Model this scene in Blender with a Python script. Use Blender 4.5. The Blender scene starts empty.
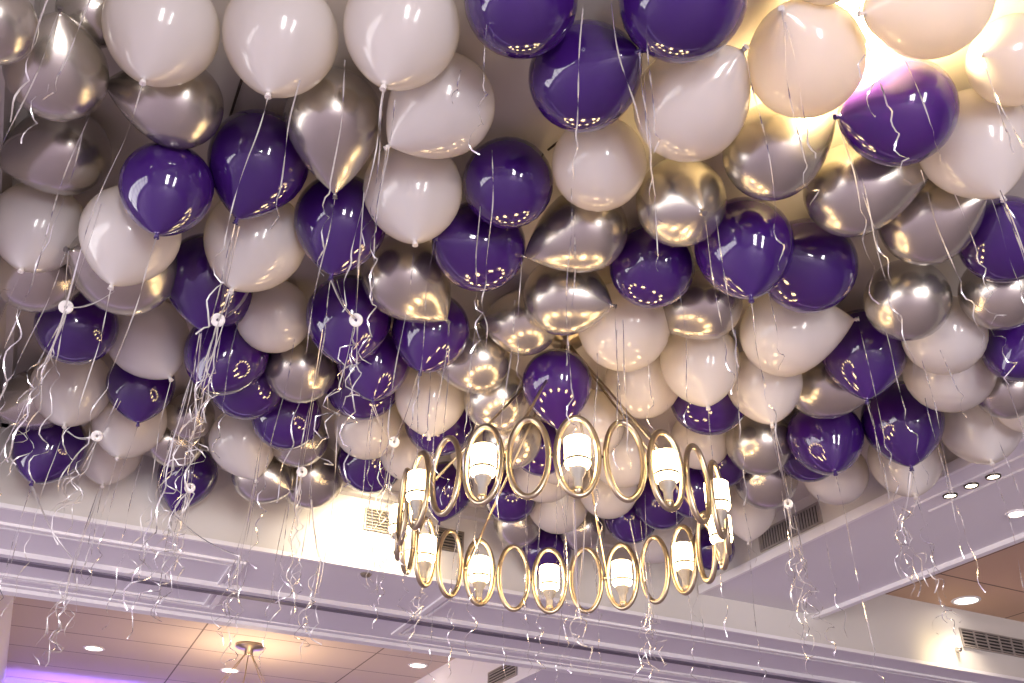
import bpy, bmesh, math, random
from math import sin, cos, pi, radians, sqrt
from mathutils import Vector, Matrix
random.seed(11)
S = bpy.context.scene
COL = S.collection
EYE = 1.6                                   # height of the camera above the floor

# ------------------------------------------------------------------ camera
F_PX = 926.88
PITCH, YAW, ROLL = radians(33.227), radians(25.267), radians(1.048)
fw = Vector((sin(YAW)*cos(PITCH), cos(YAW)*cos(PITCH), sin(PITCH)))
rt0 = Vector((cos(YAW), -sin(YAW), 0)); up0 = rt0.cross(fw)
rt = rt0*cos(ROLL)+up0*sin(ROLL); up = -rt0*sin(ROLL)+up0*cos(ROLL)
ORG = Vector((0, 0, EYE))
cd = bpy.data.cameras.new('camera'); cam = bpy.data.objects.new('camera', cd); COL.objects.link(cam)
cd.sensor_width = 36; cd.lens = F_PX/1024*36; cd.clip_start = .02; cd.clip_end = 100
M = Matrix((rt, up, -fw)).transposed().to_4x4(); M.translation = ORG
cam.matrix_world = M; S.camera = cam

def ray(x, y): return (fw + rt*((x-512)/F_PX) + up*((341.5-y)/F_PX)).normalized()
def on_z(x, y, z): r = ray(x, y); return ORG + r*((z-EYE)/r.z)
def on_y(x, y, Y): r = ray(x, y); return ORG + r*(Y/r.y)
def on_x(x, y, X): r = ray(x, y); return ORG + r*(X/r.x)

# ------------------------------------------------------------------ materials
def mat(name, color, rough=.5, metal=0., spec=.5, coat=0., emit=None, es=0., sss=0., trans=0., noise=None, bump=0., ior=1.5):
    m = bpy.data.materials.new(name); m.use_nodes = True
    nt = m.node_tree; b = nt.nodes['Principled BSDF']
    b.inputs['Base Color'].default_value = (*color, 1)
    b.inputs['Roughness'].default_value = rough; b.inputs['Metallic'].default_value = metal
    b.inputs['Specular IOR Level'].default_value = spec; b.inputs['Coat Weight'].default_value = coat
    b.inputs['Coat Roughness'].default_value = .05; b.inputs['IOR'].default_value = ior
    b.inputs['Transmission Weight'].default_value = trans
    if sss: b.inputs['Subsurface Weight'].default_value = sss; b.inputs['Subsurface Scale'].default_value = .05
    if emit: b.inputs['Emission Color'].default_value = (*emit, 1); b.inputs['Emission Strength'].default_value = es
    if noise:
        sc, c2 = noise
        tc = nt.nodes.new('ShaderNodeTexCoord'); n = nt.nodes.new('ShaderNodeTexNoise'); n.inputs['Scale'].default_value = sc
        n.inputs['Detail'].default_value = 5
        mx = nt.nodes.new('ShaderNodeMix'); mx.data_type = 'RGBA'
        mx.inputs[6].default_value = (*color, 1); mx.inputs[7].default_value = (*c2, 1)
        nt.links.new(tc.outputs['Object'], n.inputs['Vector']); nt.links.new(n.outputs['Fac'], mx.inputs[0])
        nt.links.new(mx.outputs[2], b.inputs['Base Color'])
        if bump:
            bp = nt.nodes.new('ShaderNodeBump'); bp.inputs['Strength'].default_value = bump; bp.inputs['Distance'].default_value = .002
            nt.links.new(n.outputs['Fac'], bp.inputs['Height']); nt.links.new(bp.outputs['Normal'], b.inputs['Normal'])
    return m

def tile_mat(name, c1, c2, cm, px, py, ox, oy):
    m = mat(name, c1, .8); nt = m.node_tree; b = nt.nodes['Principled BSDF']
    tc = nt.nodes.new('ShaderNodeTexCoord'); mp = nt.nodes.new('ShaderNodeMapping'); br = nt.nodes.new('ShaderNodeTexBrick')
    mp.inputs['Location'].default_value = (-ox, -oy, 0)
    br.offset = 0; br.inputs['Scale'].default_value = 1; br.inputs['Brick Width'].default_value = px; br.inputs['Row Height'].default_value = py
    br.inputs['Mortar Size'].default_value = .006; br.inputs['Mortar Smooth'].default_value = .1
    br.inputs['Color1'].default_value = (*c1, 1); br.inputs['Color2'].default_value = (*c2, 1); br.inputs['Mortar'].default_value = (*cm, 1)
    nt.links.new(tc.outputs['Object'], mp.inputs['Vector']); nt.links.new(mp.outputs[0], br.inputs['Vector'])
    nt.links.new(br.outputs['Color'], b.inputs['Base Color'])
    return m

MT = dict(
    w=mat('white pearl latex', (.685,.655,.685), .16, 0, .55, .35, sss=.0),
    p=mat('purple latex', (.038,.008,.125), .07, 0, .55, .5),
    s=mat('silver chrome latex', (.47,.435,.39), .27, .86, .5, .4),
)
# thin rubber lets some of the lamp light through
for k_, (tw, tcol) in {'w': (.38, (.97,.88,.66)), 'p': (.08, (.30,.05,.55))}.items():
    nt_ = MT[k_].node_tree; b_ = nt_.nodes['Principled BSDF']; o_ = nt_.nodes['Material Output']
    tr = nt_.nodes.new('ShaderNodeBsdfTranslucent'); tr.inputs[0].default_value = (*tcol, 1)
    ms = nt_.nodes.new('ShaderNodeMixShader'); ms.inputs[0].default_value = tw
    nt_.links.new(b_.outputs[0], ms.inputs[1]); nt_.links.new(tr.outputs[0], ms.inputs[2]); nt_.links.new(ms.outputs[0], o_.inputs['Surface'])
MT['knot_w'] = mat('white knot', (.7,.65,.62), .4)
MT['knot_p'] = mat('purple knot', (.03,.008,.12), .3)
MT['knot_s'] = mat('grey knot', (.16,.14,.14), .35, .5)
M_RIB = mat('silver foil ribbon', (.86,.84,.86), .22, .85)
M_RIBP = mat('pearl curling ribbon', (.60,.565,.565), .35, .3, coat=.3)
M_PAINT = mat('lavender white paint', (.70,.665,.71), .62, noise=(3, (.73,.70,.735)))
M_CREAM = mat('warm white paint', (.63,.595,.565), .65, noise=(2.5, (.66,.625,.60)))
M_CEIL = mat('tray ceiling paint', (.60,.55,.50), .75, noise=(4, (.57,.52,.47)))
M_TRIM = mat('white moulding paint', (.82,.79,.81), .45)
M_TRACK = mat('dark partition track', (.16,.135,.19), .45, .4)
M_TILE = tile_mat('brown ceiling tile', (.64,.43,.29), (.61,.41,.275), (.16,.10,.07), 1.0, .6, .35, .53)
M_TILE2 = tile_mat('mauve ceiling tile', (.58,.47,.43), (.56,.455,.415), (.17,.12,.11), 1.25, .54, .86, .22)
M_BRASS = mat('antique brass', (.52,.43,.29), .30, 1.0, noise=(30, (.45,.37,.27)))
M_DARK = mat('dark metal', (.10,.08,.065), .4, .8)
M_GLASS = mat('lit opal glass', (1,.93,.82), .3, emit=(1,.69,.34), es=30)
M_BULB = mat('lit candle bulb', (1,.95,.85), .3, emit=(1,.72,.38), es=.7)
M_CLEAR = mat('clear glass cup', (.30,.28,.26), .35, spec=.4)
M_LENS = mat('lit downlight lens', (1,1,1), .4, emit=(1,.9,.75), es=9)
M_LENSC = mat('lit halogen lens', (1,1,1), .4, emit=(1,.86,.66), es=14)
M_VENTD = mat('dark duct behind the grille', (.035,.03,.03), .8)
M_VENT = mat('grey grille metal', (.36,.32,.30), .5, .3)
M_VENTW = mat('beige grille metal', (.20,.16,.12), .5)
M_DISC = mat('pearl plastic disc', (.80,.76,.74), .25, coat=.4)
M_LED = mat('violet led strip', (.4,.2,1), .4, emit=(.30,.18,1.0), es=12)
M_CARPET = mat('banquet carpet', (.53,.46,.56), .95, noise=(9, (.45,.385,.48)))
M_CHROME = mat('brushed nickel', (.62,.58,.56), .3, 1)

# ------------------------------------------------------------------ mesh helpers
def link(name, bm, m, parent=None, loc=None, smooth=True, mats=None):
    me = bpy.data.meshes.new(name)
    bmesh.ops.recalc_face_normals(bm, faces=bm.faces)
    bm.to_mesh(me); bm.free()
    for x in (mats or [m]): me.materials.append(x)
    if smooth:
        for p in me.polygons: p.use_smooth = True
    o = bpy.data.objects.new(name, me); COL.objects.link(o)
    if parent is not None: o.parent = parent
    if loc is not None: o.location = loc
    return o
def tag(o, label=None, cat=None, group=None, kind=None):
    if label: o['label'] = label
    if cat: o['category'] = cat
    if group: o['group'] = group
    if kind: o['kind'] = kind
    return o
def empty(name, loc, label, cat, group=None):
    o = bpy.data.objects.new(name, None); COL.objects.link(o); o.location = loc; o.empty_display_size = .05
    return tag(o, label, cat, group)
def box(bm, x0, x1, y0, y1, z0, z1):
    v = [bm.verts.new(p) for p in ((x0,y0,z0),(x1,y0,z0),(x1,y1,z0),(x0,y1,z0),(x0,y0,z1),(x1,y0,z1),(x1,y1,z1),(x0,y1,z1))]
    for f in ((0,1,2,3),(4,5,6,7),(0,1,5,4),(1,2,6,5),(2,3,7,6),(3,0,4,7)): bm.faces.new([v[i] for i in f])
def tube(bm, pts, r, n=8, closed=False, cap=True):
    pts = [Vector(p) for p in pts]; N = len(pts); rings = []
    ref = Vector((.123,.456,.88)).normalized()
    for i, p in enumerate(pts):
        a = pts[(i-1) % N] if (closed or i > 0) else p; b = pts[(i+1) % N] if (closed or i < N-1) else p
        t = (b-a).normalized(); u = t.cross(ref)
        if u.length < .1: u = t.cross(Vector((1,0,0)))
        u.normalize(); w = t.cross(u)
        rr = r[i] if isinstance(r, (list, tuple)) else r
        rings.append([bm.verts.new(p + (u*cos(2*pi*k/n)+w*sin(2*pi*k/n))*rr) for k in range(n)])
    for i in range(N if closed else N-1):
        A, B_ = rings[i], rings[(i+1) % N]
        for k in range(n): bm.faces.new((A[k], A[(k+1) % n], B_[(k+1) % n], B_[k]))
    if not closed and cap: bm.faces.new(rings[0]); bm.faces.new(rings[-1])
def lathe(bm, prof, n=24, c=(0,0,0), mi=0):
    """prof: (radius, z) from one end to the other"""
    c = Vector(c); rings = []
    for r, z in prof:
        if r < 1e-5: rings.append([bm.verts.new(c+Vector((0,0,z)))])
        else: rings.append([bm.verts.new(c+Vector((r*cos(2*pi*k/n), r*sin(2*pi*k/n), z))) for k in range(n)])
    for A, B_ in zip(rings, rings[1:]):
        for k in range(n):
            k2 = (k+1) % n
            if len(A) == 1 and len(B_) == 1: continue
            if len(A) == 1: f = bm.faces.new((A[0], B_[k2], B_[k]))
            elif len(B_) == 1: f = bm.faces.new((A[k], A[k2], B_[0]))
            else: f = bm.faces.new((A[k], A[k2], B_[k2], B_[k]))
            f.material_index = mi
def struct(name, boxes, m):
    bm = bmesh.new()
    for b in boxes: box(bm, *b)
    o = link(name, bm, m, smooth=False); o['kind'] = 'structure'; return o

# ------------------------------------------------------------------ the room
ZC = EYE+1.80                               # tray ceilings
HS = EYE+1.42                               # underside of the cross beam
HB = EYE+1.59                               # underside of the side beam
XL, XR, XR2 = -.46, 2.985, 3.765            # main tray left wall, right wall, far side of the side beam
YN, YF, YF2 = -2.6, 3.94, 5.07              # main tray near wall, far wall, far side of the cross beam
XA, XZ, YA, YZ = -6.5, 9.0, -5.5, 11.5      # outline of the hall
XC, XD, YE = -.335, 2.67, 8.9                # far tray
TOP = ZC+.25
struct('floor', [(XA, XZ, YA, YZ, -.1, 0)], M_CARPET)
struct('ceiling', [(XL, XR, YN, YF, ZC, TOP)], M_CEIL)
struct('ceiling_tiled_right', [(XR2, 7.6, YN, YF, ZC, TOP)], M_TILE)
struct('ceiling_tiled_far', [(XC, XD, YF2, YE, ZC, TOP)], M_TILE2)
struct('ceiling_beam_cross', [(XA, XZ, YF+.02, YF2, HS, TOP)], M_PAINT)
struct('wall_far', [(XL-.2, 7.6, YF, YF+.02, HS, ZC)], M_CREAM)
struct('ceiling_beam_side', [(XR+.012, XR2, YN, YF, HB, TOP)], M_PAINT)
struct('wall_tray_right', [(XR, XR+.012, YN, YF, HB, ZC)], M_CREAM)
struct('ceiling_beam_left', [(XA, XL, YN, YF, HS, TOP)], M_PAINT)
struct('ceiling_beam_near', [(XA, XZ, YA, YN, HS, TOP)], M_PAINT)
struct('ceiling_beam_right', [(7.6, XZ, YN, YF, HS, TOP)], M_PAINT)
struct('ceiling_soffit_far', [(XA, XC, YF2, YZ, HS, TOP), (XD, XZ, YF2, YZ, HS, TOP), (XC, XD, YE, YZ, HS, TOP)], M_PAINT)
struct('wall_left', [(XA-.1, XA, YA, -3.2, 0, HS), (XA-.1, XA, 6.0, YZ, 0, HS), (XA-.1, XA, -3.2, 6.0, 0, .5), (XA-.1, XA, -3.2, 6.0, 2.6, HS)], M_CREAM)
struct('wall_right', [(XZ, XZ+.1, YA, YZ, 0, HS)], M_CREAM)
struct('wall_back', [(XA, -2.3, YA-.1, YA, 0, HS), (2.6, XZ, YA-.1, YA, 0, HS), (-.08, 1.62, YA-.1, YA, .4, 2.7), (-2.3, -.92, YA-.1, YA, .4, 2.7), (2.18, 2.6, YA-.1, YA, .4, 2.7), (-2.3, 2.6, YA-.1, YA, 0, .4), (-2.3, 2.6, YA-.1, YA, 2.7, HS)], M_CREAM)
struct('wall_front', [(XA, XZ, YZ, YZ+.1, 0, HS)], M_CREAM)
# window frames in the left and the back wall
struct('window_1', [(XA-.08, XA-.02, -3.2+i*1.15-.05, -3.2+i*1.15+.05, .5, 2.6) for i in range(9)]+[(XA-.08, XA-.02, -3.2, 6.0, 1.7, 1.76)], M_TRIM)
struct('window_2', [(a-.03, a+.03, YA-.08, YA-.02, .4, 2.7) for a in (-.92, -.08, 1.62, 2.18)]+[(-.92, -.08, YA-.08, YA-.02, 1.7, 1.74), (1.62, 2.18, YA-.08, YA-.02, 1.7, 1.74)], M_TRIM)
# mouldings: beam edges, panel frames, partition track
Z1 = HS
struct('trim_1', [(XL, XD+3, YF-.012, YF+.005, HS-.006, HS+.012)], M_TRIM)
struct('trim_2', [(XA, XZ, YF2-.05, YF2+.02, HS-.018, HS+.005), (XA, XZ, YF2-.115, YF2-.10, HS-.006, HS)], M_TRIM)
def frame(name, x0, x1, y0, y1):
    bx = []
    for o_, w in ((0, .028), (.048, .012)):
        bx += [(x0+o_, x1-o_, y0+o_, y0+o_+w, Z1-.011, Z1), (x0+o_, x1-o_, y1-o_-w, y1-o_, Z1-.011, Z1),
               (x0+o_, x0+o_+w, y0+o_+w, y1-o_-w, Z1-.011, Z1), (x1-o_-w, x1-o_, y0+o_+w, y1-o_-w, Z1-.011, Z1)]
    struct(name, bx, M_TRIM)
frame('trim_3', -4.5, .655, 4.11, 4.86)
frame('trim_4', 1.60, 6.4, 4.11, 4.86)
struct('trim_5', [(XA, XZ, 4.50, 4.545, HS-.03, HS)], M_TRACK)
struct('trim_6', [(XA, XZ, 4.455, 4.50, HS-.022, HS), (XA, XZ, 4.545, 4.57, HS-.022, HS)], M_PAINT)
struct('trim_7', [(XR-.018, XR, YN, YF-.02, HB-.008, HB+.035), (XR2-.02, XR2+.016, YN, YF, HB-.022, HB+.008)], M_TRIM)
struct('trim_8', [(XL, XL+.05, YN, YF, ZC-.05, ZC), (XL, XL+.022, YN, YF, ZC-.15, ZC-.05)], M_CREAM)
struct('trim_9', [(XL, XR, YF-.04, YF, ZC-.05, ZC)], M_CREAM)
# cove lip of the far tray with the violet strip behind it
struct('trim_10', [(XC, XD, YE-.22, YE-.19, HS, HS+.14), (XC, XD, YE-.22, YE, HS-.02, HS)], M_TRIM)
bm = bmesh.new(); box(bm, XC+.05, XD-.05, YE-.13, YE-.10, HS+.01, HS+.03)
tag(link('led_strip', bm, M_LED, smooth=False), 'violet light strip hidden in the cove of the far ceiling tray', 'light strip')

# ------------------------------------------------------------------ vents, sensors, downlights
def vent(o, u, v, n, w, h, label, group, slat_m, nslat, vertical=False, split=0):
    """o: centre on the wall; u along the grille, v across, n out of the wall"""
    o, u, v, n = (Vector(q) for q in (o, u, v, n))
    r = empty('air_vent', o, label, 'vent', group)
    def bar(bm, a0, a1, b0, b1, c0, c1):
        vs = [bm.verts.new(u*a+v*b+n*c) for a, b, c in ((a0,b0,c0),(a1,b0,c0),(a1,b1,c0),(a0,b1,c0),(a0,b0,c1),(a1,b0,c1),(a1,b1,c1),(a0,b1,c1))]
        for f in ((0,1,2,3),(4,5,6,7),(0,1,5,4),(1,2,6,5),(2,3,7,6),(3,0,4,7)): bm.faces.new([vs[i] for i in f])
    bm = bmesh.new(); bar(bm, -w/2, w/2, -h/2, h/2, .001, .003); link('backing', bm, M_VENTD, r, smooth=False)
    bm = bmesh.new(); t = .008
    bar(bm, -w/2-t, w/2+t, -h/2-t, -h/2, .001, .012); bar(bm, -w/2-t, w/2+t, h/2, h/2+t, .001, .012)
    bar(bm, -w/2-t, -w/2, -h/2, h/2, .001, .012); bar(bm, w/2, w/2+t, -h/2, h/2, .001, .012)
    for k in range(1, split+1): a = -w/2+w*k/(split+1); bar(bm, a-.004, a+.004, -h/2, h/2, .003, .012)
    link('frame', bm, slat_m, r, smooth=False)
    for k in range(nslat):
        bm = bmesh.new()
        if vertical: a = -w/2+w*(k+.5)/nslat; bar(bm, a-w/nslat*.2, a+w/nslat*.2, -h/2, h/2, .003, .009)
        else: b = -h/2+h*(k+.5)/nslat; bar(bm, -w/2, w/2, b-h/nslat*.16, b+h/nslat*.16, .003, .009)
        link('slat', bm, slat_m, r, smooth=False)
vent(on_y(382, 522, YF), (1,0,0), (0,0,1), (0,-1,0), .16, .09, 'small slotted vent in the brightly lit cream wall left of the chandelier', 'ceiling tray vents', M_VENTW, 6)
vent(on_y(446, 540, YF), (1,0,0), (0,0,1), (0,-1,0), .16, .09, 'small slotted vent partly behind the left loops of the chandelier', 'ceiling tray vents', M_VENTW, 6)
p_ = on_x(790, 528, XR)
vent((XR, p_.y, p_.z), (0,1,0), (0,0,1), (-1,0,0), .42, .085, 'grey vent grille on the tray wall behind ribbons, right of the chandelier', 'ceiling tray vents', M_VENT, 22, True)
vent(on_y(1006, 646, YF)+Vector((.05,0,0)), (1,0,0), (0,0,1), (0,-1,0), .86, .10, 'long dark grille on the cream wall at the lower right', 'ceiling tray vents', M_VENT, 5, False, 7)
p_ = on_x(503, 674, XD)
vent((XD, p_.y, p_.z), (0,1,0), (0,0,1), (-1,0,0), .42, .09, 'grey vent on the white side wall of the far ceiling tray', 'ceiling tray vents', M_VENT, 5)

def downlight(p, r, label, lens=M_LENS, cup=False, power=0, col=(1,.85,.65), rim=M_TRIM):
    o = empty('recessed_downlight', p, label, 'ceiling light', 'recessed downlights')
    bm = bmesh.new()
    lathe(bm, [(r*.78, -.001), (r*.80, -.008), (r*.95, -.007), (r, -.001)], 28); link('trim_ring', bm, rim, o)
    bm = bmesh.new()
    if cup: lathe(bm, [(0, -.004), (r*.35, -.006), (r*.62, -.004), (r*.76, -.002)], 24)
    else: lathe(bm, [(0, -.006), (r*.4, -.0055), (r*.78, -.003)], 24)
    link('lens', bm, lens, o)
    if power:
        ld = bpy.data.lights.new('downlight', 'SPOT'); ld.energy = power; ld.color = col; ld.spot_size = radians(110); ld.spot_blend = .8; ld.shadow_soft_size = r*.6
        lo = bpy.data.objects.new('downlight_glow', ld); COL.objects.link(lo); lo.parent = o; lo.location = (0,0,-.03)
    return o
for q, l in (((94,648), 'round lit downlight in the mauve tiled ceiling, lower left, near the violet glow'),
             ((230,670), 'downlight in the far tiled ceiling just behind the small lamp mount'),
             ((418,665), 'bright downlight in the far tiled ceiling below the chandelier loops')):
    downlight(on_z(*q, ZC), .075, l, power=9)
downlight(on_z(966, 600, ZC), .085, 'large oval-looking downlight in the brown tiled ceiling, lower right', power=12)
ppp = [on_z(950, 495, HB), on_z(971, 485, HB), on_z(993, 476, HB)]
for p_, l in zip(ppp, ('first of three small beam spotlights on the right, lowest in the row', 'middle one of three small spotlights in the beam on the right', 'last of three small beam spotlights on the right, highest in the row')):
    downlight(p_, .030, l, M_LENSC, True, 1.2, rim=M_DARK)
downlight(on_z(1016, 513, HB), .042, 'warm lit spotlight in the beam at the right edge', M_LENSC, True, 2)
# shallow channel plates the small spotlights sit in
struct('trim_11', [(ppp[0].x-.055, ppp[0].x-.045, ppp[2].y-.5, ppp[0].y+.16, HB-.008, HB), (ppp[0].x+.045, ppp[0].x+.055, ppp[2].y-.5, ppp[0].y+.16, HB-.008, HB)], M_PAINT)
downlight((1.30, .93, ZC), .06, 'glaring lamp above the balloons at the top right', M_LENSC, True)
for nm, p_, l in (('smoke_detector', on_z(366, 574, HS), 'small flat round detector on the beam left of the chandelier'),):
    bm = bmesh.new(); lathe(bm, [(0,-.012),(.018,-.012),(.024,-.006),(.026,-.001)], 20); tag(link(nm, bm, M_VENTW, loc=p_), l, 'detector')
p_ = on_y(957, 650, YF)
bm = bmesh.new(); lathe(bm, [(0,.03),(.012,.03),(.016,.02),(.018,.001)], 16)
bmesh.ops.rotate(bm, verts=bm.verts, cent=(0,0,0), matrix=Matrix.Rotation(radians(90), 3, 'X'))
tag(link('sprinkler_head', bm, M_CHROME, loc=p_), 'tiny round sprinkler on the cream wall beside the warm light pool', 'sprinkler')

# ------------------------------------------------------------------ chandelier
CC = Vector((1.289, 2.353, EYE+1.08)); CR = .490
MNT = Vector((1.332, 2.371, ZC))
ch = empty('chandelier', MNT, 'round brass chandelier of linked oval loops holding lit cylinder lamps', 'chandelier')
def chl(name, bm, m, parent=ch, smooth=True, loc=None): return link(name, bm, m, parent, loc, smooth)
bm = bmesh.new(); lathe(bm, [(0,-.001),(.065,-.001),(.065,-.012),(.058,-.020),(.022,-.026),(.020,-.060),(.012,-.075),(0,-.078)], 28); chl('ceiling_mount', bm, M_BRASS)
LZ = .112
def rel(p): return Vector(p)-MNT
loop_c = []
for k in range(24):
    a = radians(6.5+15*k); lamp = (k % 2 == 0)
    c = CC+Vector((cos(a)*CR, sin(a)*CR, 0)); t = Vector((-sin(a), cos(a), 0)); nr = Vector((cos(a), sin(a), 0))
    bm = bmesh.new(); N = 44
    wx = .0535 if not lamp else .0555
    tube(bm, [rel(c)+t*cos(2*pi*i/N)*wx+Vector((0,0,sin(2*pi*i/N)*LZ)) for i in range(N)], .0084, 10, True)
    lo = chl('oval_loop', bm, M_BRASS)
    # pin to the next loop
    a2 = radians(6.5+15*(k+1)); c2 = CC+Vector((cos(a2)*CR, sin(a2)*CR, 0)); t2 = Vector((-sin(a2), cos(a2), 0))
    bm = bmesh.new(); A = rel(c)+t*.058; B_ = rel(c2)-t2*.058
    tube(bm, [A-(B_-A).normalized()*.002, A.lerp(B_, .35), A.lerp(B_, .5), A.lerp(B_, .65), B_], [.003,.003,.0055,.003,.003], 8); chl('link_pin', bm, M_DARK)
    if lamp:
        cl = rel(c)+Vector((0,0,-.004))
        g = bmesh.new(); lathe(g, [(.0,-.034),(.022,-.034),(.031,-.028),(.0345,-.019),(.0345,.050),(.032,.052),(.032,.048),(.0,.048)], 28, cl); gl = chl('glass_shade', g, M_GLASS)
        b = bmesh.new(); lathe(b, [(.0347,-.016),(.0360,-.014),(.0360,-.011),(.0347,-.009)], 28, cl); chl('shade_band', b, M_DARK, gl)
        b = bmesh.new(); lathe(b, [(.024,-.0345),(.020,-.048),(.013,-.060),(.012,-.075),(.011,-.090)], 24, cl); chl('glass_cup', b, M_CLEAR)
        b = bmesh.new(); lathe(b, [(0,-.042),(.008,-.044),(.008,-.07),(.007,-.086),(0,-.088)], 16, cl); chl('bulb', b, M_BULB)
        b = bmesh.new(); lathe(b, [(.0,-.110),(.006,-.108),(.008,-.102),(.013,-.096),(.0125,-.088),(.0,-.087)], 18, cl); chl('lamp_holder', b, M_BRASS)
for k in range(6):                                        # six rods from the mount to the ring
    a = radians(43+60*k)
    e = CC+Vector((cos(a)*CR, sin(a)*CR, 0)); top = MNT+Vector((cos(a)*.016, sin(a)*.016, -.045))
    bm = bmesh.new(); tube(bm, [rel(top), rel(e)], .0042, 8); rd = chl('suspension_rod', bm, M_BRASS)
    bm = bmesh.new(); lathe(bm, [(0,-.012),(.008,-.009),(.011,0),(.008,.009),(0,.012)], 12, rel(e)); chl('joint', bm, M_BRASS, rd)

# second hanging lamp in the far tray: only its mount and rods are in the frame
P2 = on_z(250, 645, ZC)
c2_ = empty('pendant_lamp', P2, 'second hanging lamp with a disc mount and thin rods in the far tray', 'hanging lamp')
bm = bmesh.new(); lathe(bm, [(0,-.001),(.10,-.001),(.10,-.02),(.03,-.03),(.03,-.07),(0,-.075)], 28); link('ceiling_mount', bm, M_BRASS, c2_)
for k in range(6):
    a = radians(20+60*k); bm = bmesh.new(); tube(bm, [(cos(a)*.02, sin(a)*.02, -.06), (cos(a)*.48, sin(a)*.48, -.72)], .003, 8); link('suspension_rod', bm, M_BRASS, c2_)
bm = bmesh.new(); tube(bm, [(cos(2*pi*i/48)*.48, sin(2*pi*i/48)*.48, -.72) for i in range(48)], .012, 8, True); link('ring', bm, M_BRASS, c2_)
bm = bmesh.new(); tube(bm, [(0,0,-.06),(0,0,-.5)], .004, 8); link('suspension_rod', bm, M_BRASS, c2_)

# ------------------------------------------------------------------ ribbons
def ribbon_bm(bm, start, length, seed, width=.0028, curl=1.0, goal=None, drift=.03, curl_at=None):
    """foil strip from start down; wanders, then curls. goal: point it passes on the way (a tie)."""
    R_ = random.Random(seed)
    start = Vector(start); pts = []
    n = max(24, int(length/.012))
    ph, ph2 = R_.uniform(0, 6.28), R_.uniform(0, 6.28); ca = curl_at if curl_at is not None else R_.uniform(.45, .8)
    dx, dy = R_.uniform(-drift, drift), R_.uniform(-drift, drift)
    cr = R_.uniform(.006, .016)*curl; pitch = R_.uniform(.03, .06)
    for i in range(n+1):
        s = i/n; d = s*length
        x = dx*s+.006*sin(d*11+ph)*min(1, d*6); y = dy*s+.006*cos(d*9+ph2)*min(1, d*6); z = -d
        if s > ca:
            w = min(1, (s-ca)/.15); th = (d-ca*length)/pitch*2*pi*.5+ph
            x += cr*w*sin(th)*(1+.6*sin(th*.37)); y += cr*w*cos(th)*(1+.6*sin(th*.37)); z += .35*cr*w*sin(th*1.7)
        pts.append(start+Vector((x, y, z)))
    if goal is not None:
        g = Vector(goal); m_ = len(pts)
        pts = [start.lerp(g, i/10)+Vector((0,0,-.02*sin(pi*i/10))) for i in range(10)]+[p-start+g for p in pts]
    tw = R_.uniform(0, 3); rate = R_.uniform(.10, .32)
    prev = None; tot = len(pts)
    for i, p in enumerate(pts):
        t = (pts[min(i+1, tot-1)]-pts[max(i-1, 0)]).normalized()
        u = t.cross(Vector((cos(tw), sin(tw), .1))).normalized(); tw += rate*(1+.8*sin(i*.21+ph))
        a, b = bm.verts.new(p-u*width/2), bm.verts.new(p+u*width/2)
        if prev: bm.faces.new((prev[0], prev[1], b, a))
        prev = (a, b)
    return pts
rib_n = 0
def ribbon(parent, start_w, length, pearl=False, **k):
    global rib_n; rib_n += 1
    bm = bmesh.new(); base = Vector(parent.location)
    if k.get('goal') is not None: k['goal'] = Vector(k['goal'])-base
    ribbon_bm(bm, Vector(start_w)-base, length, 100+rib_n, **k)
    return link('ribbon', bm, M_RIBP if pearl else M_RIB, parent)

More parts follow.
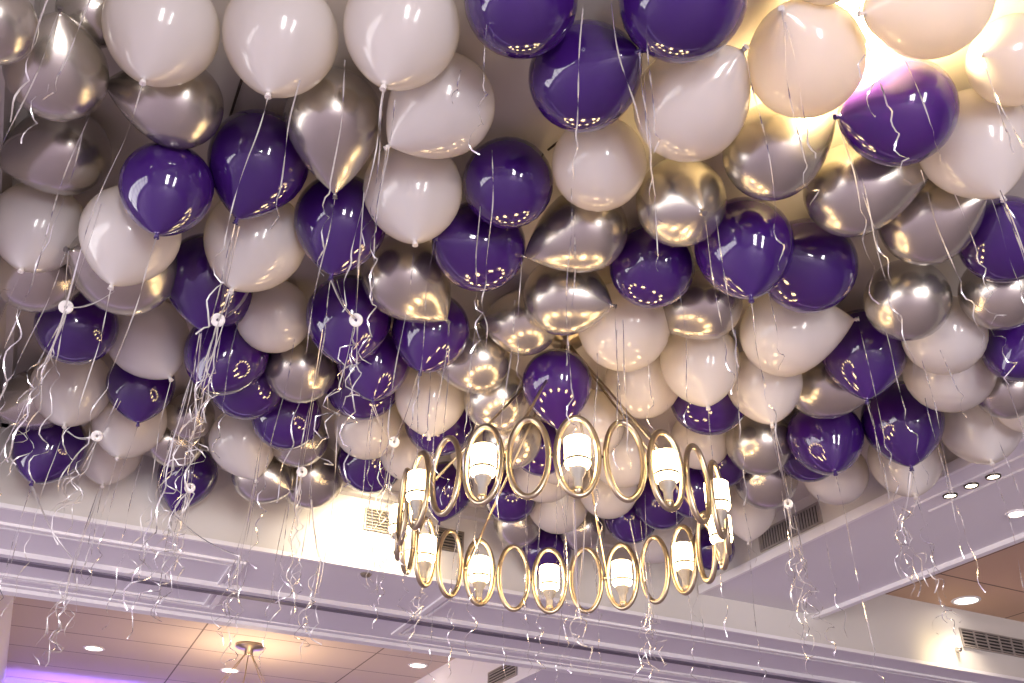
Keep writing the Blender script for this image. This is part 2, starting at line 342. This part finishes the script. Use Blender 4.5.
# ------------------------------------------------------------------ balloons
BALLOONS = [   # colour, outline centre and radius in the photo, neck, label, distance from the eye
    ('s', -8, 22, 46, None, 'silver balloon cut by the top left corner of the photo', 2.095),
    ('s', 92, 14, 36, None, 'silver balloon wedged dark between the big silver teardrop and the white one at the top', 2.374),
    ('s', 57, 72, 52, (60, 8), 'silver balloon shaped like a large pear with its neck pointing up, top left corner', 2.314),
    ('s', 64, 151, 47, (-4, 166), 'silver balloon lying sideways right under the big upright silver pear in the left corner', 2.648),
    ('s', 177, 104, 47, (104, 82), 'silver balloon tipped left with its neck showing below the leftmost top edge white', 2.365),
    ('w', 162, 27, 59, (143, 83), 'white balloon leftmost of the three big ones along the top edge', 2.233),
    ('w', 281, 36, 59, (268, 95), 'white balloon middle one of the three big ones along the top edge, left', 2.182),
    ('w', 402, 27, 60, (383, 86), 'white balloon third from the left at the top edge, beside the cut off purple one', 2.114),
    ('w', 443, 105, 53, (386, 147), 'white balloon lying slanted just below the third big white one of the top edge', 2.253),
    ('w', 413, 190, 50, (415, 243), 'white balloon hanging tip down between the silver teardrop and two round purple ones', 2.437),
    ('s', 334, 118, 50, (335, 199), 'silver balloon hanging tip down as a long teardrop below the top edge whites', 2.33),
    ('p', 167, 187, 47, (157, 238), 'purple balloon with dark knot pointing down, left of the ribbon-covered purple one', 2.411),
    ('p', 259, 160, 51, (236, 223), 'purple balloon crossed by a bunch of pale ribbons, below the second top white one', 2.462),
    ('w', 256, 239, 51, (232, 291), 'white balloon whose tip is gathered in ribbons under the large ribbon-covered purple one', 2.648),
    ('p', 341, 220, 47, (331, 278), 'purple balloon tip down directly beneath the long silver teardrop', 2.562),
    ('w', 39, 226, 47, (22, 273), 'white balloon closest to the left edge, under the sideways silver one', 2.786),
    ('w', 131, 233, 50, (112, 289), 'white balloon with its tip down below the purple one with a dark knot', 2.566),
    ('s', 38, 268, 48, None, 'silver balloon peeking out beneath the white one nearest the left edge', 2.99),
    ('s', 127, 266, 52, (72, 250), 'silver balloon curving out beneath the second white one from the left edge', 2.789),
    ('p', 208, 276, 44, (200, 333), 'purple balloon long and narrow, between the two tip-down whites on the left', 2.83),
    ('p', 223, 297, 31, None, 'purple balloon mostly hidden behind the long purple one and the white above it', 3.009),
    ('w', 274, 316, 38, None, 'white balloon round and small with a dark thread end, left of the purple pair', 3.052),
    ('p', 77, 326, 41, None, 'purple balloon round, below the silver ones near the left edge', 3.171),
    ('w', 148, 337, 41, (170, 381), 'white balloon with a short tip at its lower right, above the small purple teardrop', 3.277),
    ('p', 227, 353, 42, (205, 391), 'purple balloon behind the white ribbon clip, left of the small silver round one', 3.173),
    ('p', 248, 382, 39, None, 'purple balloon tucked under the purple one with the ribbon clip', 3.388),
    ('s', 301, 368, 36, None, 'silver balloon small and round beneath the small round white one', 3.23),
    ('p', 349, 317, 43, (345, 367), 'purple balloon with a white disc and curled ribbon loops in front', 2.924),
    ('p', 374, 360, 37, (373, 402), 'purple balloon tip down right below the one with the curled ribbon loops', 3.107),
    ('p', 363, 384, 37, None, 'purple balloon showing only its round lower edge behind the tip-down purple pair', 3.329),
    ('s', 405, 276, 43, (449, 323), 'silver balloon slanting down to the right below the central tip-down white', 2.751),
    ('p', 431, 330, 39, (420, 373), 'purple balloon tip down under the slanting silver teardrop', 2.929),
    ('p', 480, 246, 46, (436, 238), 'purple balloon tilted left with a ring of lamp reflections, below the round purple one', 2.613),
    ('p', 508, 183, 46, None, 'purple balloon perfectly round with a dotted reflection, right of the tip-down white', 2.439),
    ('p', 521, 0, 59, None, 'purple balloon cut by the top edge, right of the three big whites', 2.065),
    ('p', 583, 77, 56, (640, 52), 'purple balloon tilted to the upper right between the two purple ones of the top edge', 2.187),
    ('p', 683, -3, 67, None, 'purple balloon largest, cut by the top edge beside the lamplit ones', 2.061),
    ('w', 599, 164, 48, None, 'white balloon round, right below the tilted purple one of the top middle', 2.391),
    ('w', 690, 105, 58, (742, 52), 'white balloon large with its neck up right, under the largest purple one', 2.255),
    ('w', 806, 60, 60, (782, 10), 'white balloon glowing warm under a lamp with its dark knot up, top right', 2.232),
    ('w', 826, -36, 42, None, 'white balloon nearly hidden at the top edge in the lamp glare', 2.163),
    ('w', 932, 0, 62, (862, 14), 'white balloon lying flat in warm lamp glare at the top right edge', 2.227),
    ('w', 1016, 60, 49, (981, 54), 'white balloon cut by the right edge below the flat lamplit one', 2.449),
    ('p', 900, 112, 57, (838, 117), 'purple balloon with a pink glare spot, tied with a silver ribbon at its left', 2.398),
    ('w', 973, 142, 56, (1002, 202), 'white balloon large, right of the purple one with the pink glare', 2.559),
    ('s', 772, 152, 50, (836, 113), 'silver balloon stretched toward the upper right under the warm lamplit white', 2.427),
    ('s', 681, 202, 46, 'F', 'silver balloon with its knot facing straight down, under the large neck-up white', 2.501),
    ('p', 744, 246, 50, (751, 300), 'purple balloon tip down right of the silver one whose knot faces down', 2.627),
    ('s', 852, 190, 49, (940, 160), 'silver balloon long and lying sideways under the pink-glare purple one', 2.584),
    ('p', 808, 266, 49, (764, 243), 'purple balloon leaning behind the big tip-down purple one on the right side', 2.811),
    ('s', 926, 220, 48, (984, 196), 'silver balloon crescent shaped behind the big white one at the right', 2.747),
    ('p', 1004, 240, 46, (1002, 200), 'purple balloon cut by the right edge, below the big right white one', 2.876),
    ('s', 907, 300, 43, None, 'silver balloon round, below the crescent silver one', 2.956),
    ('s', 1000, 292, 41, None, 'silver balloon cut by the right edge under the purple one', 3.037),
    ('s', 585, 230, 43, (521, 258), 'silver balloon tapering left over the golden ring reflection one', 2.583),
    ('p', 652, 266, 43, None, 'purple balloon round, with a long ribbon ending on it, below the round white', 2.714),
    ('s', 563, 296, 40, (614, 306), 'silver balloon with a golden ring of lamp reflections', 2.789),
    ('s', 525, 322, 34, (476, 323), 'silver balloon tapering left just above the chandelier mount', 2.961),
    ('s', 706, 305, 36, (641, 322), 'silver balloon small with dark knot at its left, under the big tip-down purple one', 2.928),
    ('w', 785, 333, 45, (855, 319), 'white balloon lying sideways with its tip to the right, below the leaning purple one', 3.03),
    ('w', 624, 326, 46, None, 'white balloon glowing cream right of the chandelier mount', 2.929),
    ('w', 643, 381, 38, None, 'white balloon cream, directly beneath the largest cream one by the mount', 3.251),
    ('w', 700, 362, 40, (708, 408), 'white balloon tip down above the purple one with ribbon tails', 3.104),
    ('w', 764, 382, 38, (772, 426), 'white balloon tip down with a bundle of ribbons, left of the sideways silver', 3.213),
    ('s', 822, 384, 36, (866, 402), 'silver balloon sideways beneath the white with its tip to the right', 3.396),
    ('p', 864, 350, 43, (867, 403), 'purple balloon tip down in the right part, above two more purple ones', 3.206),
    ('p', 557, 383, 35, (560, 433), 'purple balloon alone inside the chandelier rods under the ceiling mount', 3.048),
    ('p', 709, 396, 40, None, 'purple balloon seen as a bowl shape beneath two tip-down whites', 3.376),
    ('w', 944, 335, 42, None, 'white balloon round, under the round silver one on the right', 3.134),
    ('w', 949, 369, 46, None, 'white balloon wide, just below the round white one at the right', 3.358),
    ('w', 979, 422, 42, (991, 465), 'white balloon tip down next to the beam spotlights', 3.819),
    ('w', 1026, 403, 32, None, 'white balloon just cut by the right edge above the beam spotlights', 3.666),
    ('s', 1006, 388, 33, None, 'silver balloon sliver behind the purple one at the right edge', 3.496),
    ('p', 1019, 346, 38, (1004, 376), 'purple balloon cut by the right edge, lower of the two', 3.253),
    ('p', 902, 420, 41, (911, 470), 'purple balloon tip down over the lowest right white tip', 3.654),
    ('p', 825, 436, 38, (835, 474), 'purple balloon tip down right of the round silver pair', 3.608),
    ('p', 808, 450, 33, None, 'purple balloon half hidden behind the tip-down one next to the silver pair', 3.844),
    ('w', 835, 473, 33, None, 'white balloon half moon below the lower right purple pair', 4.048),
    ('w', 905, 458, 37, (915, 498), 'white balloon lowest on the right, tip touching the beam edge', 3.966),
    ('s', 759, 442, 34, None, 'silver balloon round, upper of the pair right of the chandelier', 3.679),
    ('s', 765, 477, 33, None, 'silver balloon lower of the pair right of the chandelier', 4.032),
    ('w', 748, 507, 28, (748, 544), 'white balloon small tip down at the right rim of the chandelier', 4.31),
    ('p', 722, 462, 26, None, 'purple balloon small sliver at the right side of the chandelier loops', 3.897),
    ('w', 700, 440, 30, None, 'white balloon cream, under the purple bowl shape', 3.727),
    ('p', 692, 490, 28, None, 'purple balloon seen through a right loop of the chandelier', 4.03),
    ('p', 661, 502, 28, None, 'purple balloon small, between the two rows of chandelier loops at the right', 4.205),
    ('p', 631, 517, 27, None, 'purple balloon lower small one between the chandelier loop rows, center right', 4.381),
    ('w', 608, 489, 30, None, 'white balloon cream, between the loop rows under the middle lamp', 4.028),
    ('w', 558, 503, 31, None, 'white balloon pale, between the loop rows left of the cream one', 4.18),
    ('p', 510, 496, 27, None, 'purple balloon small dark, between the loop rows left of center', 4.069),
    ('s', 518, 523, 25, None, 'silver balloon small, below the small dark purple one inside the ring', 4.414),
    ('p', 546, 551, 26, None, 'purple balloon lowest inside the chandelier, behind the lower loops', 4.591),
    ('w', 545, 471, 32, None, 'white balloon cream, behind the left of the front chandelier lamps', 3.907),
    ('p', 541, 448, 28, None, 'purple balloon seen through the empty loop left of the front lamp', 3.507),
    ('w', 590, 424, 35, None, 'white balloon cream, behind the front chandelier lamp', 3.424),
    ('w', 622, 453, 35, None, 'white balloon cream, filling the empty loop right of the front lamp', 3.688),
    ('p', 712, 548, 23, None, 'purple balloon lowest at the right end of the lower loops', 4.795),
    ('w', 655, 540, 24, None, 'white balloon pale, seen through the lower empty loop on the right', 4.644),
    ('s', 582, 528, 24, None, 'silver balloon small, showing between the lower loops and the cream ones', 4.484),
    ('s', 478, 361, 33, (430, 368), 'silver balloon gold tinted and tapering left, above the front left loop', 3.05),
    ('w', 431, 396, 36, (429, 438), 'white balloon tip down at the left of the chandelier ring', 3.279),
    ('p', 440, 420, 36, None, 'purple balloon collar shaped below the tip-down white beside the ring', 3.51),
    ('s', 497, 399, 34, None, 'silver balloon gold shining just above the second front loop', 3.205),
    ('s', 512, 439, 30, None, 'silver balloon seen through the empty loop left of center', 3.349),
    ('w', 368, 426, 34, None, 'white balloon half hidden below the purple cluster, left of the ring', 3.543),
    ('p', 371, 460, 34, None, 'purple balloon lowest in the column left of the chandelier', 3.854),
    ('w', 409, 452, 29, None, 'white balloon narrow sliver beside the left front lamp', 3.674),
    ('p', 447, 488, 27, (439, 523), 'purple balloon tip down inside the left chandelier loop', 4.073),
    ('w', 478, 452, 28, None, 'white balloon cream, behind the left front lamp', 3.758),
    ('s', 311, 476, 34, None, 'silver balloon translucent in front of the warm lit wall', 4.056),
    ('s', 299, 438, 30, None, 'silver balloon translucent above the one by the warm lit wall', 3.735),
    ('s', 262, 474, 30, (292, 492), 'silver balloon tapering right beneath the lower left white tip', 3.935),
    ('w', 243, 440, 34, (256, 482), 'white balloon tip down left of the translucent silver ones', 3.771),
    ('p', 287, 416, 35, None, 'purple balloon wide, with ribbons at its right rim, under the small round silver', 3.535),
    ('w', 72, 386, 40, (65, 428), 'white balloon tip down above the lowest purple one at the left', 3.618),
    ('s', 38, 399, 33, (0, 414), 'silver balloon tapering to the left edge', 3.821),
    ('p', 50, 446, 37, (33, 485), 'purple balloon lowest at the left, tip down over the cornice', 3.971),
    ('p', 141, 384, 34, (138, 426), 'purple balloon small teardrop with dark knot, lower left', 3.538),
    ('w', 130, 420, 37, (118, 459), 'white balloon tip down behind the small purple teardrop', 3.77),
    ('w', 110, 448, 34, (103, 487), 'white balloon lowest at the left, tip almost at the beam', 4.099),
    ('s', 190, 416, 25, None, 'silver balloon small, beneath the ribbon bundle at the left', 3.788),
    ('s', 177, 441, 28, (147, 440), 'silver balloon small, lying over the lowest purple tip at the left', 3.955),
    ('p', 188, 474, 30, (173, 514), 'purple balloon pointing down alone amid a ribbon bundle, lowest of its column', 4.16),
    ('w', 560, 455, 30, None, 'white balloon cream, filling between front lamp and empty loop', 3.694),
]
WORD = {'w': 'white', 'p': 'purple', 's': 'silver'}
GRP = {'w': 'white balloons under the ceiling', 'p': 'purple balloons under the ceiling', 's': 'silver balloons under the ceiling'}
NU, NV = 28, 22
def balloon_mesh(axis, R, L, shape):
    """body of revolution about axis (towards the neck)"""
    z = axis.normalized(); x = z.orthogonal().normalized(); y = z.cross(x)
    bm = bmesh.new(); prof = []
    for i in range(NV+1):
        if i <= NV*.5: a = pi/2*(i/(NV*.5)); s = -cos(a); r = sin(a)
        else:
            u = (i-NV*.5)/(NV*.5); u = sin(u*pi/2)**.9 if u < 1 else 1; s = L*u; r = max(0, 1-u**shape)**.93
        prof.append((r, s))
    prof[-1] = (.04, L); prof.append((.036, L+.015))
    rings = []
    for r, s in prof:
        if r < 1e-4: rings.append([bm.verts.new(z*s*R)])
        else: rings.append([bm.verts.new((z*s+(x*cos(2*pi*k/NU)+y*sin(2*pi*k/NU))*r)*R) for k in range(NU)])
    for A, B_ in zip(rings, rings[1:]):
        for k in range(NU):
            k2 = (k+1) % NU
            if len(A) == 1: bm.faces.new((A[0], B_[k], B_[k2]))
            else: bm.faces.new((A[k], A[k2], B_[k2], B_[k]))
    bm.faces.new(rings[-1])
    return bm, z
balloon_objs = []
for bi, (col, cx, cy, rp, tip, label, t) in enumerate(BALLOONS):
    D = ray(cx, cy); P = ORG+D*t
    off = sqrt(1+((cx-512)/F_PX)**2+((cy-341.5)/F_PX)**2)
    R = rp/F_PX*t/off**1.5
    side = (rt-D*rt.dot(D)).normalized(); upv = (up-D*up.dot(D)).normalized()
    L = 1.38; shape = 2.0
    if tip is None:
        L = 1.22; shape = 2.2
        ax = (D*.9+Vector((0,0,-.12))+side*random.uniform(-.35,.35)).normalized()
    elif tip == 'F':
        L = 1.28; ax = (-D+side*.38-upv*.18).normalized()
    else:
        q = Vector((tip[0]-cx, -(tip[1]-cy)))/rp; ql = q.length-.07; q = q*(ql/q.length); L = max(L, min(ql, 1.75)); qq = min(ql/L, 1)
        ax = (side*q.x+upv*q.y)*(qq/ql)-D*sqrt(max(0, 1-qq*qq))
        if L > 1.5: shape = 1.75
        # light sag: the neck of a helium balloon is its lowest end
    bm, z = balloon_mesh(ax, R, L, shape)
    o = link('balloon', bm, MT[col], loc=P)
    tag(o, label, 'balloon', GRP[col])
    # knot: rolled lip and tied neck
    kb = bmesh.new(); x = z.orthogonal().normalized(); y = z.cross(x)
    prof = [(.036, L+.0), (.030, L+.015), (.050, L+.028), (.052, L+.040), (.028, L+.050), (.036, L+.066), (.060, L+.088), (.054, L+.092), (.015, L+.08)]
    rr = [[kb.verts.new((z*s+(x*cos(2*pi*k/12)+y*sin(2*pi*k/12))*r)*R) for k in range(12)] for r, s in prof]
    for A, B_ in zip(rr, rr[1:]):
        for k in range(12): kb.faces.new((A[k], A[(k+1) % 12], B_[(k+1) % 12], B_[k]))
    kb.faces.new(rr[-1])
    link('knot', kb, MT['knot_'+col], o)
    kp = P+z*(L+.06)*R
    left = cx < 430
    if tip is not None:
        ln = random.uniform(.55, .95) if left else random.uniform(.40, .75)
        if cy > 330: ln = random.uniform(.35, .75)
        ribbon(o, kp, ln, pearl=(left and random.random() < .4))
        if left and random.random() < .45: ribbon(o, kp+Vector((.003,.002,0)), ln*random.uniform(.7, 1.1), curl=1.3)
    else:
        hs_ = side if random.random() < .5 else -side
        st = P+(hs_*.62+Vector((0,0,-.72))-D*.25).normalized()*R*1.03
        ribbon(o, st, random.uniform(.35, .85) if cy > 60 else random.uniform(.25, .4))
    balloon_objs.append(o)

# extra loose ribbons seen hanging in front, each tied to the balloon whose neck is hidden there
def nearest(px, py, col=None):
    best = None
    for bi, b in enumerate(BALLOONS):
        d = math.hypot(b[1]-px, b[2]-py)/b[3]
        if b[4] is None and (best is None or d < best[0]): best = (d, bi)
    return balloon_objs[best[1]]
for sx, sy, zz, ln, k in ((583,8,1.45,.42,.3), (611,2,1.44,.36,.2), (640,52,1.42,.44,.3), (461,70,1.42,.12,.3), (100,-20,1.36,.30,.8), (60,-30,1.34,.33,.8),
                          (785,22,1.44,.34,.3), (905,60,1.44,.28,.3), (983,58,1.42,.24,.4), (492,150,1.45,.5,.3), (575,215,1.42,.42,.3), (655,205,1.42,.16,.3),
                          (716,215,1.42,.4,.4), (862,178,1.42,.5,.5), (921,170,1.42,.48,.9), (1000,190,1.42,.3,.5), (617,330,1.4,.3,.4), (623,320,1.4,.42,.5),
                          (478,300,1.4,.5,.4), (515,300,1.4,.6,.4), (735,330,1.4,.5,.6), (940,350,1.4,.22,.6), (300,80,1.42,.4,.8), (345,60,1.42,.5,.8), (395,100,1.42,.5,.6)):
    o = nearest(sx, sy); ribbon(o, on_z(sx, sy, EYE+zz), ln, curl=k, width=.0028)

# ribbon bunches gathered in a pierced disc, and free bunches
def bunch(px, py, z, label, starts, n, ln, disc=True, curl=1.2, spread=.05):
    g = on_z(px, py, EYE+z); o = empty('ribbon_bunch', g, label, 'ribbon', 'ribbon bunches hanging below the balloons')
    if disc:
        n_ = (ORG-g).normalized(); x = n_.orthogonal().normalized(); y = n_.cross(x); bm = bmesh.new(); rings = []
        for r, h in ((.004,.0015),(.007,.003),(.012,.0022),(.0165,.003),(.018,.0),(.0165,-.003),(.012,-.0022),(.007,-.003),(.004,-.0015)):
            rings.append([bm.verts.new((x*cos(2*pi*k/20)+y*sin(2*pi*k/20))*r+n_*(h+.008)) for k in range(20)])
        for A, B_ in zip(rings, rings[1:]+rings[:1]):
            for k in range(20): bm.faces.new((A[k], A[(k+1) % 20], B_[(k+1) % 20], B_[k]))
        link('tie_disc', bm, M_DISC, o)
    for i in range(n):
        s = starts[i % len(starts)]; sw = on_z(s[0], s[1], EYE+s[2])
        ribbon(o, sw+Vector((random.uniform(-.008,.008), random.uniform(-.008,.008), 0)), ln*random.uniform(.55, 1.1), pearl=random.random() < .6,
               goal=g+Vector((random.uniform(-.006,.006), random.uniform(-.006,.006), 0)), drift=spread, curl=curl, width=.0032, curl_at=random.uniform(.1, .5))
bunch(66, 307, 1.36, 'pale ribbons gathered in a small pierced disc near the left edge', [(100,205,1.42),(112,290,1.40),(72,250,1.42)], 5, .55)
bunch(218, 320, 1.33, 'thick bunch of pale ribbons tied with a disc below the ribbon-covered purple balloon', [(237,225,1.40),(230,292,1.38)], 6, .62)
bunch(356, 320, 1.36, 'ribbons with tight curls and a white disc before the central purple balloons', [(333,280,1.38),(366,195,1.42)], 5, .45, curl=1.6)
bunch(190, 488, 1.30, 'tangled ribbon bunch with a disc over the lowest left-hand purple tip', [(206,392,1.38),(200,335,1.40),(190,430,1.38)], 6, .42, curl=1.5)
bunch(394, 442, 1.33, 'thin ribbons with a clear disc left of the chandelier', [(420,374,1.38),(374,404,1.38)], 5, .45)
bunch(302, 472, 1.33, 'forked ribbons with a disc before the translucent silver balloons', [(311,402,1.38),(322,330,1.38)], 4, .5)
bunch(788, 504, 1.33, 'long curly ribbon bunch with a disc between chandelier and wall vent', [(772,428,1.38),(776,428,1.38)], 6, .50, curl=1.5)
bunch(97, 436, 1.32, 'short twisted ribbons with a disc at the lower left whites', [(66,430,1.36),(120,400,1.36)], 4, .40, curl=1.4)
for px, py, z, lab, st, n, ln in (
    (75, 560, 1.05, 'glittering ribbon tangle hanging lowest at the left over the far tray', [(100,489,1.33),(33,487,1.33)], 6, .34),
    (320, 560, 1.12, 'thin ribbon strands hanging before the beam between vent and left silver balloons', [(312,500,1.32)], 4, .36),
    (427, 575, 1.10, 'ribbon strands hanging just left of the lower chandelier loops', [(437,525,1.28)], 4, .30),
    (240, 556, 1.15, 'spiralling ribbons below the lone purple tip amid the bunch', [(173,515,1.28),(256,484,1.30)], 5, .34),
    (578, 600, .86, 'glittering strand of ribbons hanging through an empty lower chandelier loop', [(586,505,1.05),(575,500,1.05)], 4, .20),
    (650, 600, .95, 'ribbon strands below the right part of the lower loops', [(640,520,1.15),(632,520,1.15)], 4, .24),
    (900, 520, 1.20, 'short curls of ribbon before the side beam', [(911,472,1.33),(915,500,1.30)], 5, .26),
    (940, 600, 1.22, 'curled ribbon ends hanging before the brown tiled ceiling', [(930,560,1.30)], 4, .14)):
    bunch(px, py, z, lab, st, n, ln, disc=False, curl=1.5)

for (a, b, l) in (((243,76),(229,120), 'short black cable end on the ceiling between the second big white and purple balloons'),
                  ((548,150),(571,134), 'thin dark wire on the ceiling left of the round white balloon'),
                  ((886,84),(899,70), 'tiny dark wire on the ceiling above the purple balloon with the glare')):
    A = on_z(*a, ZC-.012); B_ = on_z(*b, ZC-.012); bm = bmesh.new(); tube(bm, [Vector((0,0,0)), (B_-A)*.5+Vector((0,0,.004)), B_-A], .0035, 8)
    tag(link('cable', bm, M_DARK, loc=A), l, 'cable')

# ------------------------------------------------------------------ light
def area(name, loc, rot, sx, sy, e, col):
    ld = bpy.data.lights.new(name, 'AREA'); ld.shape = 'RECTANGLE'; ld.size = sx; ld.size_y = sy; ld.energy = e; ld.color = col
    o = bpy.data.objects.new(name, ld); COL.objects.link(o); o.location = loc; o.rotation_euler = rot; return o
def point(name, loc, e, col, r=.04):
    ld = bpy.data.lights.new(name, 'POINT'); ld.energy = e; ld.color = col; ld.shadow_soft_size = r
    o = bpy.data.objects.new(name, ld); COL.objects.link(o); o.location = loc; return o
area('daylight_left', (XA-.15, 1.4, 1.55), (0, radians(-90), 0), 2.1, 9.2, 400, (1.0,.95,.95))
area('daylight_back', (-.5, YA-.15, 1.55), (radians(90), 0, 0), .8, 2.2, 260, (1.0,.96,.95))
area('daylight_back_right', (1.9, YA-.15, 1.55), (radians(90), 0, 0), .5, 2.2, 140, (1.0,.96,.95))
point('lamp_above_balloons', (1.30, .93, ZC-.09), 60, (1,.74,.33), .04)
def spot(name, loc, target, e, col, size, blend=.7, r=.03):
    ld = bpy.data.lights.new(name, 'SPOT'); ld.energy = e; ld.color = col; ld.spot_size = radians(size); ld.spot_blend = blend; ld.shadow_soft_size = r
    o = bpy.data.objects.new(name, ld); COL.objects.link(o); o.location = loc
    o.rotation_euler = (Vector(target)-Vector(loc)).to_track_quat('-Z', 'Y').to_euler(); return o
spot('assumed_wall_spot_left', (1.14, 3.64, HS+.28), (1.14, 3.94, HS+.04), 34, (1,.84,.56), 120, 1)  # assumed spot hidden by the balloons, no fixture built; lights the bright wall patch
spot('added_wall_glow_right', (4.69, 3.74, HS+.05), (4.69, 3.94, HS+.05), 2.6, (1,.80,.42), 130, 1)  # added unseen spot without a fixture, makes the warm pool low on the wall
point('pendant_glow', (P2.x, P2.y, ZC-.5), 30, (1,.74,.42), .15)
area('violet_fill', (-.5, 7.0, .25), (radians(180), 0, 0), 5.5, .5, 16, (.62,.48,1))  # added fill from floor level, no fixture there; tints the soffits lavender
area('violet_fill_right', (5.2, 6.0, .25), (radians(180), 0, 0), 4, .5, 9, (.75,.48,1))  # second added fill, for the soffit on the right
area('led_wash', (1.18, YE-.12, HS+.05), (radians(180), 0, 0), 2.8, .04, 11, (.28,.16,1))
w = bpy.data.worlds.new('world'); S.world = w; w.use_nodes = True
w.node_tree.nodes['Background'].inputs[0].default_value = (.75,.78,.9,1); w.node_tree.nodes['Background'].inputs[1].default_value = .6
S.view_settings.view_transform = 'Standard'; S.view_settings.look = 'None'; S.view_settings.gamma = 1; S.view_settings.use_curve_mapping = False
S.view_settings.exposure = 0.12
S.cycles.max_bounces = 7; S.cycles.diffuse_bounces = 4; S.cycles.glossy_bounces = 3; S.cycles.sample_clamp_indirect = 6
S.cycles.use_denoising = True
